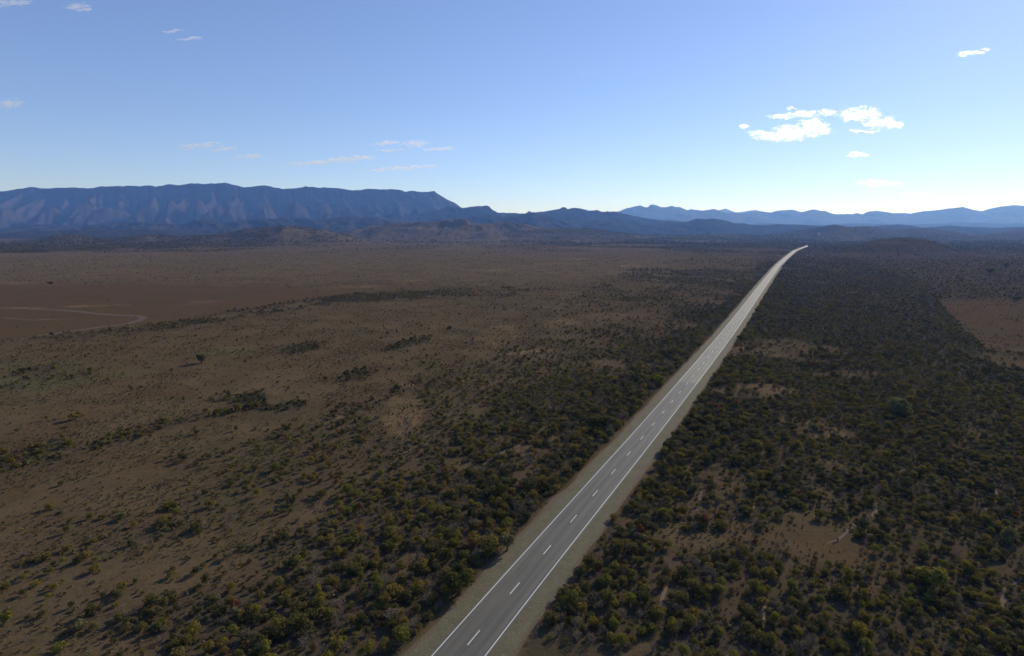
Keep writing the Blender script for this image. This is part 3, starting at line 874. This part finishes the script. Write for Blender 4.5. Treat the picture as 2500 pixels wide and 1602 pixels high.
ORD = ['first', 'second', 'third', 'fourth', 'fifth', 'sixth', 'seventh', 'eighth', 'ninth', 'tenth', 'eleventh', 'twelfth', 'thirteenth', 'fourteenth', 'fifteenth',
       'sixteenth', 'seventeenth', 'eighteenth', 'nineteenth', 'twentieth'] + ['twenty-' + w_ for w_ in
       ('first', 'second', 'third', 'fourth', 'fifth', 'sixth', 'seventh', 'eighth', 'ninth')] + ['thirtieth'] + ['thirty-' + w_ for w_ in
       ('first', 'second', 'third', 'fourth', 'fifth', 'sixth', 'seventh', 'eighth', 'ninth')] + ['fortieth'] + ['forty-' + w_ for w_ in
       ('first', 'second', 'third', 'fourth', 'fifth', 'sixth', 'seventh', 'eighth', 'ninth')]
# rows by height in the photo, then the order out from the verge on each side
rows = [(1560, 9999, 'in the bottom-edge row'), (1500, 1560, 'in the second lowest row'), (1420, 1500, 'in the third lowest row'), (0, 1420, 'above the third lowest row')]
labels = {}
for (y0, y1, rt) in rows:
    for side in (-1, 1):
        for kk in KINDS:
            L = [i for i in ind if y0 <= PY[i] < y1 and (sd[i] > 0) == (side > 0) and K[i] == kk]
            L.sort(key=lambda i: abs(sd[i]))
            for q_, i in enumerate(L):
                labels[i] = '%s shrub %s of road %s, %s from verge' % (
                    KINDS[kk][0], 'right' if side > 0 else 'left', rt, ORD[min(q_, len(ORD) - 1)])

def place(name, label, cat, group, loc, rot, crown, stem, sc):
    root = bpy.data.objects.new(name, None); COL.objects.link(root)
    root.empty_display_size = .5
    root.location = loc; root.rotation_euler = (0, 0, rot); root.scale = sc
    tag(root, label, cat, group)
    c = bpy.data.objects.new('crown', crown); COL.objects.link(c); c.parent = root
    if stem is not None:
        t = bpy.data.objects.new('trunk', stem); COL.objects.link(t); t.parent = root
    return root
for i in ind:
    words, cs, st = KINDS[K[i]]
    place('shrub', labels[i], 'shrub', 'low shrubs of the scrub beside the road', (P[i, 0], P[i, 1], float(Z[i])), float(ROT[i]),
          cs[int(VAR[i]) % len(cs)], st, (float(W[i]), float(W[i]) , float(HH[i])))

# the rest of the scrub: one object of instances per size class -----------------
def gn_instancer(name, pts, rot, scl, var, protos, label_kind='stuff'):
    me = bpy.data.meshes.new(name)
    me.vertices.add(len(pts))
    me.vertices.foreach_set('co', np.asarray(pts, np.float32).ravel())
    a = me.attributes.new('rz', 'FLOAT', 'POINT'); a.data.foreach_set('value', np.asarray(rot, np.float32))
    a = me.attributes.new('sc', 'FLOAT_VECTOR', 'POINT'); a.data.foreach_set('vector', np.asarray(scl, np.float32).ravel())
    a = me.attributes.new('kind_index', 'INT', 'POINT'); a.data.foreach_set('value', np.asarray(var, np.int32))
    me.update()
    o = link(name, me)
    ng = bpy.data.node_groups.new(name, 'GeometryNodeTree')
    ng.interface.new_socket('Geometry', in_out='INPUT', socket_type='NodeSocketGeometry')
    ng.interface.new_socket('Geometry', in_out='OUTPUT', socket_type='NodeSocketGeometry')
    N = ng.nodes; Lk = ng.links
    gi = N.new('NodeGroupInput'); go = N.new('NodeGroupOutput')
    last = None
    def named(nm, ty):
        nd = N.new('GeometryNodeInputNamedAttribute'); nd.data_type = ty; nd.inputs['Name'].default_value = nm
        return nd.outputs['Attribute']
    jn = N.new('GeometryNodeJoinGeometry')
    vi = named('kind_index', 'INT')
    for k, pm in enumerate(protos):
        oi = N.new('GeometryNodeObjectInfo'); oi.inputs['Object'].default_value = pm; oi.transform_space = 'ORIGINAL'
        oi.inputs['As Instance'].default_value = True
        cmp_ = N.new('FunctionNodeCompare'); cmp_.data_type = 'INT'; cmp_.operation = 'EQUAL'
        Lk.new(vi, cmp_.inputs[2]); cmp_.inputs[3].default_value = k
        ip = N.new('GeometryNodeInstanceOnPoints')
        Lk.new(gi.outputs[0], ip.inputs['Points']); Lk.new(cmp_.outputs[0], ip.inputs['Selection'])
        Lk.new(oi.outputs['Geometry'], ip.inputs['Instance'])
        cx = N.new('ShaderNodeCombineXYZ'); Lk.new(named('rz', 'FLOAT'), cx.inputs['Z'])
        Lk.new(cx.outputs[0], ip.inputs['Rotation']); Lk.new(named('sc', 'FLOAT_VECTOR'), ip.inputs['Scale'])
        Lk.new(ip.outputs[0], jn.inputs[0])
    Lk.new(jn.outputs[0], go.inputs[0])
    md = o.modifiers.new('instances', 'NODES'); md.node_group = ng
    tag(o, kind=label_kind)
    return o

# prototype objects are geometry sources only; they are not linked to the scene
def proto(me, nm='crown_source'):
    return bpy.data.objects.new(nm, me)
near_p = []; near_ix = {}
for kk, (w_, cs, st) in KINDS.items():
    near_ix[kk] = []
    for me in cs:
        near_ix[kk].append(len(near_p)); near_p.append(proto(me))
far_p = []; far_ix = {}
for q_, (kk, mt) in enumerate((('olive', OLIVE), ('yellow', YELLOW), ('grey', GREY), ('blue', BLUE), ('dark', DARK), ('rust', RUST))):
    far_ix[kk] = []
    for v_ in range(2):
        me = crown_mesh('crown', 40 + q_ * 3 + v_, 130, .105, lobes=5, hollow=.4); me.materials.append(mt)
        far_ix[kk].append(len(far_p)); far_p.append(proto(me))
rd = np.hypot(P[:, 0], P[:, 1])
rn = rest[rd[rest] < 330]; rf = rest[rd[rest] >= 330]
def doit(name, ids, protos, ix, label):
    var = [ix[K[i]][int(VAR[i]) % len(ix[K[i]])] for i in ids]
    o = gn_instancer(name, np.column_stack([P[ids], Z[ids]]), ROT[ids], np.column_stack([W[ids], W[ids], HH[ids]]), var, protos)
    tag(o, label, 'scrub', None, 'stuff')
doit('scrub', rn, near_p, near_ix, 'dense olive and grey scrub covering the plain on both sides of the road')
doit('distant_scrub', rf, far_p, far_ix, 'far-off scrub and mallee reading as dark speckle across the plain')

# low tussocks and saltbush ----------------------------------------------------
T = scatter(lambda r: .80 if r < 200 else .80 + (r - 200) * .0040, 75, 1500, -46, 46, 15)
sT, _ = road_side(T[:, 0], T[:, 1])
nT = fbm(T[:, 0] / 14.0, T[:, 1] / 14.0, 81, 4)
pT = .12 + .55 * smooth(.40, .60, nT)
pT = np.maximum(pT, .6 * smooth(.3, .8, veg_density(T[:, 0], T[:, 1])))
pxT, pyT = project(T[:, 0], T[:, 1])
pT = np.where(inpoly(pxT, pyT, PADDOCK), .02, pT)
pT = np.where(np.abs(sT) < 7.2, 0.0, pT)
kT = (g.random(len(T)) < pT) & (pxT > -60) & (pxT < 2560)
T = T[kT]; rT = np.hypot(T[:, 0], T[:, 1])
wT = (.28 + .75 * g.random(len(T)) ** 1.7) * (1 + np.clip((rT - 200) / 700, 0, 1.6)); hT = wT * g.uniform(.4, .8, len(T))
zT = ground_z(T[:, 0], T[:, 1])
tp = []
for q_, mt in enumerate((DARK, OLIVE, GREY, BLUE)):
    me = crown_mesh('tussock', 90 + q_, 46, .13, lobes=3, hollow=.2, low=.05); me.materials.append(mt); tp.append(proto(me, 'tussock_source'))
print('tussocks', len(T))
o = gn_instancer('ground_cover', np.column_stack([T, zT]), g.uniform(0, 6.28, len(T)), np.column_stack([wT, wT, hT]), g.choice([0, 0, 1, 2, 2, 3], len(T)), tp)
tag(o, 'low grey and olive saltbush tussocks dotted over the brown soil', 'ground cover', None, 'stuff')

# ------------------------------------------------------------------ trees and bushes one can tell apart
def tree(label, px, py, w, h, mat, seed, group=None, n=1300, size=.045, low=.12, lobes=9, nm='tree', bark=BARK):
    me = crown_mesh('crown', seed, n, size, lobes=lobes, low=low, hollow=.45); me.materials.append(mat)
    st = stem_mesh('trunk', seed, r=.035, n=5, top=.62, single=True, spread=.26); st.materials.append(bark)
    x, y = gnd(px, py)
    return place(nm, label, 'tree', group, (x, y, float(ground_z([x], [y])[0])), random.uniform(0, 6), me, st, (w, w, h))
tree('lone rounded dark green tree standing on the open plain left of the road', 492, 887, 4.9, 5.0, DARK, 201, low=.05, lobes=12, n=1700)
tree('bright lime-green tree on the left edge of the road where the surface changes', 1612, 942, 4.6, 4.8, LIME, 202, n=1100)
tree('pale grey-green bushy tree at the edge of the left gravel verge', 1238, 1345, 3.4, 3.6, BLUE, 203, low=.02)
tree('broad rounded green tree just left of the verge, above the lowest pale tree', 1480, 1045, 7.0, 4.5, OLIVE, 204)
tree('dark spreading tree on the far right paddock edge', 2415, 667, 9.0, 6.5, DARK, 205, 'dark paddock trees far right')
tree('dark tree farther back near the right edge of the photo', 2455, 652, 8.0, 7.0, DARK, 206, 'dark paddock trees far right')
tree('solitary dark bush in the bare paddock at the right edge', 2482, 735, 7.5, 4.5, DARK, 207)
tree('large olive dome-shaped tree at the bottom left verge of the road', 1123, 1450, 4.6, 3.9, OLIVE, 208)
tree('rounded olive tree overhanging the left verge beside the second centre dash', 1195, 1352, 4.6, 3.8, OLIVE, 209)
tree('dark bush alone on the brown plain above the clay patches', 1098, 805, 4.2, 2.4, DARK, 210)
tree('dark clump of tree at the far left on the pale grassland', 122, 694, 6.0, 3.0, DARK, 211)
tree('grey-green tree rising above the thicket right of the road near the middle', 2200, 1010, 8.0, 5.5, BLUE, 212)
tree('yellow-topped bushy tree in the lower right thicket', 2275, 1438, 5.0, 4.0, YELLOW, 213)
tree('yellow-olive bush standing apart on the open left plain', 187, 1025, 4.2, 2.6, YELLOW, 214, lobes=6)

def dead(label, px, py, h, seed, spread=1.0):
    me = bare_mesh('branches', seed); me.materials.append(DEADW if seed % 2 else BARK)
    x, y = gnd(px, py)
    o = link('dead_tree', me)
    o.location = (x, y, 0); o.scale = (h * spread, h * spread, h)
    tag(o, label, 'dead tree')
dead('tall bare dead tree standing on the pale clay patch left of the road', 992, 1065, 6.5, 302, .8)
dead('short bare dead tree beside the taller one on the clay patch', 1050, 1058, 4.0, 304)
dead('pale bare dead trunk among the shrubs left of the verge', 1033, 1306, 4.2, 305, .6)
dead('bare grey dead tree on the upper left plain', 617, 895, 4.0, 307)
dead('wide leafless dead tree in the clearing right of the road', 1745, 1260, 4.5, 306, 1.2)
dead('slender leafless dead tree at the right thicket clearing edge', 1800, 1262, 4.2, 308, .8)
# low dark mound of burnt brush
me = crown_mesh('brush_pile', 330, 700, .04, lobes=6, hollow=.1, low=.05, flat=.3); me.materials.append(DARK)
x, y = gnd(418, 1180)
o = link('brush_pile', me); o.location = (x, y, 0); o.scale = (3.4, 2.6, 1.3)
tag(o, 'low dark heap of dead brush lying alone on the bare plain', 'brush pile')

# ------------------------------------------------------------------ clouds
def vapour(name, dens, g_):
    m = bpy.data.materials.new(name); m.use_nodes = True
    t = m.node_tree; t.nodes.clear()
    o_ = t.nodes.new('ShaderNodeOutputMaterial'); v = t.nodes.new('ShaderNodeVolumeScatter')
    v.inputs['Color'].default_value = (1, 1, 1, 1)
    v.inputs['Density'].default_value = dens
    v.inputs['Anisotropy'].default_value = g_
    t.links.new(v.outputs[0], o_.inputs['Volume'])
    return m
M_thick = vapour('cloud_vapour', .0009, .62)
M_thin = vapour('thin_cloud_vapour', .0006, .35)
def cloud(label, blobs, n, fl, seed, group=None, alt=2400.0, thick=1.0, amp=2.3):
    """blobs: (px, py, rx, ry) in photo pixels; a closed body of vapour, thickest in the middle and thinning to nothing at its ragged rim"""
    B = np.array(blobs, float)
    cx, cy = B[:, 0].mean(), B[:, 1].mean()
    a, b_, c = ray(cx, cy); t = (alt - H) / c; Y = b_ * t
    thin = fl < .8 or alt > 2500
    mx_ = 14
    gx = np.arange(B[:, 0].min() - B[:, 2].max() - mx_, B[:, 0].max() + B[:, 2].max() + mx_, 1.0)
    gy = np.arange(B[:, 1].min() - B[:, 3].max() * 1.5 - 8, B[:, 1].max() + B[:, 3].max() * 1.5 + 8, .8)
    X2, Y2 = np.meshgrid(gx, gy)
    wx = X2 + 16 * (fbm(X2 / 15., Y2 / 8., seed, 4) - .5); wy = Y2 + 9 * (fbm(X2 / 13., Y2 / 6., seed + 1, 4) - .5)
    f = np.full(X2.shape, -9.)
    for bx, by, rx, ry in blobs:
        sl = -.05 if bx > 1500 else .08
        f = np.maximum(f, 1 - ((wx - bx) / (rx * 1.12)) ** 2 - ((wy - by + sl * (wx - bx)) / (ry * 1.25)) ** 2)
    f = f + amp * (fbm(X2 / (17. if not thin else 34.), Y2 / (7. if not thin else 4.), seed + 5, 5, .74) - .54)
    f = f + .18 + 1.1 * (fbm(X2 / 5.0, Y2 / 3.2, seed + 15, 3, .6) - .52)
    f = np.where(f > 0, f, 0)
    f[0, :] = f[-1, :] = 0; f[:, 0] = f[:, -1] = 0
    dep_ = 330.0 * thick * (Y / 14000.0)
    T = dep_ * 1.35 * np.clip(f, 0, 1.0) ** 1.8 * (.25 + 1.5 * fbm(X2 / 9., Y2 / 5., seed + 9, 4))
    T = np.where(f > 0, T, 0)
    h_ = (X2 - 1250) / FPX; v_ = (801 - Y2) / FPX
    def lay(Yd):
        tt_ = Yd / (CT + v_ * ST)
        return np.column_stack([(h_ * tt_).ravel(), Yd.ravel(), (H + (-ST + v_ * CT) * tt_).ravel()])
    Pf, Pb = lay(Y - T), lay(Y + T)
    n_, k_ = X2.shape; N_ = n_ * k_
    i, j = np.meshgrid(np.arange(n_ - 1), np.arange(k_ - 1), indexing='ij'); i = i.ravel(); j = j.ravel()
    q = np.stack([i * k_ + j, i * k_ + j + 1, (i + 1) * k_ + j + 1, (i + 1) * k_ + j], -1)
    on = (f.ravel()[q] > 0).any(axis=1); q = q[on]
    # rim vertices (no thickness) are shared by the front and the back
    back = np.where(f.ravel() > 0, np.arange(N_) + N_, np.arange(N_))
    F = np.vstack([q[:, ::-1], back[q]])
    V = np.vstack([Pf, Pb])
    used, inv = np.unique(F, return_inverse=True)
    V = V[used]; F = inv.reshape(F.shape)
    org = V.mean(axis=0)
    me = mesh_np('cloud', V - org, F, False)
    o = link('cloud', me, M_thin if thin else M_thick); o.location = org
    tag(o, label, 'cloud', group)
cloud('large bright white cloud, lower left of the cluster at right', [(1900, 335, 65, 12), (1945, 322, 60, 15), (1985, 308, 36, 15), (2000, 318, 36, 8), (1870, 325, 45, 6)], 9000, .9, 401)
cloud('long thin white cloud above the large bright one', [(1905, 286, 34, 5), (1960, 278, 48, 7), (2010, 274, 34, 7)], 4200, .9, 402)
cloud('ragged bright white cloud, right half of the cluster', [(2075, 285, 34, 11), (2110, 278, 45, 15), (2150, 300, 48, 13), (2178, 304, 26, 10), (2110, 320, 36, 3.5)], 9000, .9, 403)
cloud('tiny white puff at the left of the bright clouds', [(1816, 308, 13, 4.5)], 500, .9, 404)
cloud('tiny white puff just above the long thin cloud', [(1933, 264, 11, 4)], 450, .9, 405)
cloud('small white cloud alone below the bright cluster', [(2088, 377, 20, 6), (2115, 379, 8, 3)], 1000, .9, 406)
cloud('flat lens-shaped cloud low on the right', [(2150, 446, 50, 5), (2130, 451, 36, 4)], 1700, .9, 407, alt=2000, thick=.35)
cloud('thin streak cloud lowest on the right above the ranges', [(2240, 474, 42, 2.0)], 600, .9, 408, alt=1900, thick=.25)
cloud('small broken cloud near the upper right corner', [(2375, 130, 32, 4), (2410, 120, 12, 4), (2350, 136, 14, 2)], 900, .9, 409)
cloud('wispy cloud above the end of the escarpment', [(940, 350, 36, 4), (1010, 352, 40, 7), (1070, 364, 45, 5), (960, 366, 50, 4)], 2600, .7, 410, alt=3000)
cloud('long faint wisp below the wispy cloud over the escarpment', [(800, 395, 110, 5), (860, 388, 60, 6)], 2000, .7, 411, alt=3000)
cloud('faint lowest wisp just above the escarpment', [(980, 411, 85, 4)], 1000, .7, 412, alt=3000)
cloud('faint streak cloud left above the escarpment', [(490, 356, 55, 6), (550, 362, 34, 4)], 1000, .7, 413, alt=3000)
cloud('small faint streak between the left streak and the long wisp', [(612, 382, 34, 4)], 450, .7, 414, alt=3000)
cloud('pale cloud cut by the upper left corner', [(20, 8, 60, 10)], 2400, .8, 415, alt=5000)
cloud('short pale wisp beside the corner cloud at upper left', [(185, 15, 32, 7), (205, 22, 20, 4)], 800, .7, 416, alt=5000)
cloud('faint pale patch at the left edge over the range', [(25, 253, 34, 9)], 600, .7, 417, alt=4000)
cloud('faint slanting wisp high at upper left', [(425, 76, 22, 4), (465, 95, 28, 4)], 260, .7, 418, alt=5000)

# ------------------------------------------------------------------ haze
def haze():
    x0, x1, y0, y1, z0, z1 = -24000., 28000., -4000., 25000., -40., 880.
    V = [(x, y, z) for x in (x0, x1) for y in (y0, y1) for z in (z0, z1)]
    F = [[0, 1, 3, 2], [4, 6, 7, 5], [0, 4, 5, 1], [2, 3, 7, 6], [0, 2, 6, 4], [1, 5, 7, 3]]
    me = mesh_np('haze', V, F)
    m = bpy.data.materials.new('thin_air_haze'); m.use_nodes = True
    t = m.node_tree; t.nodes.clear()
    o_ = t.nodes.new('ShaderNodeOutputMaterial'); v = t.nodes.new('ShaderNodeVolumePrincipled')
    v.inputs['Color'].default_value = (0.19, 0.41, 1.0, 1)
    v.inputs['Absorption Color'].default_value = (1, 1, 1, 1)
    v.inputs['Density'].default_value = 6.3e-5
    v.inputs['Anisotropy'].default_value = 0.3
    t.links.new(v.outputs[0], o_.inputs['Volume'])
    o = link('haze', me, m); tag(o, kind='stuff')
haze()
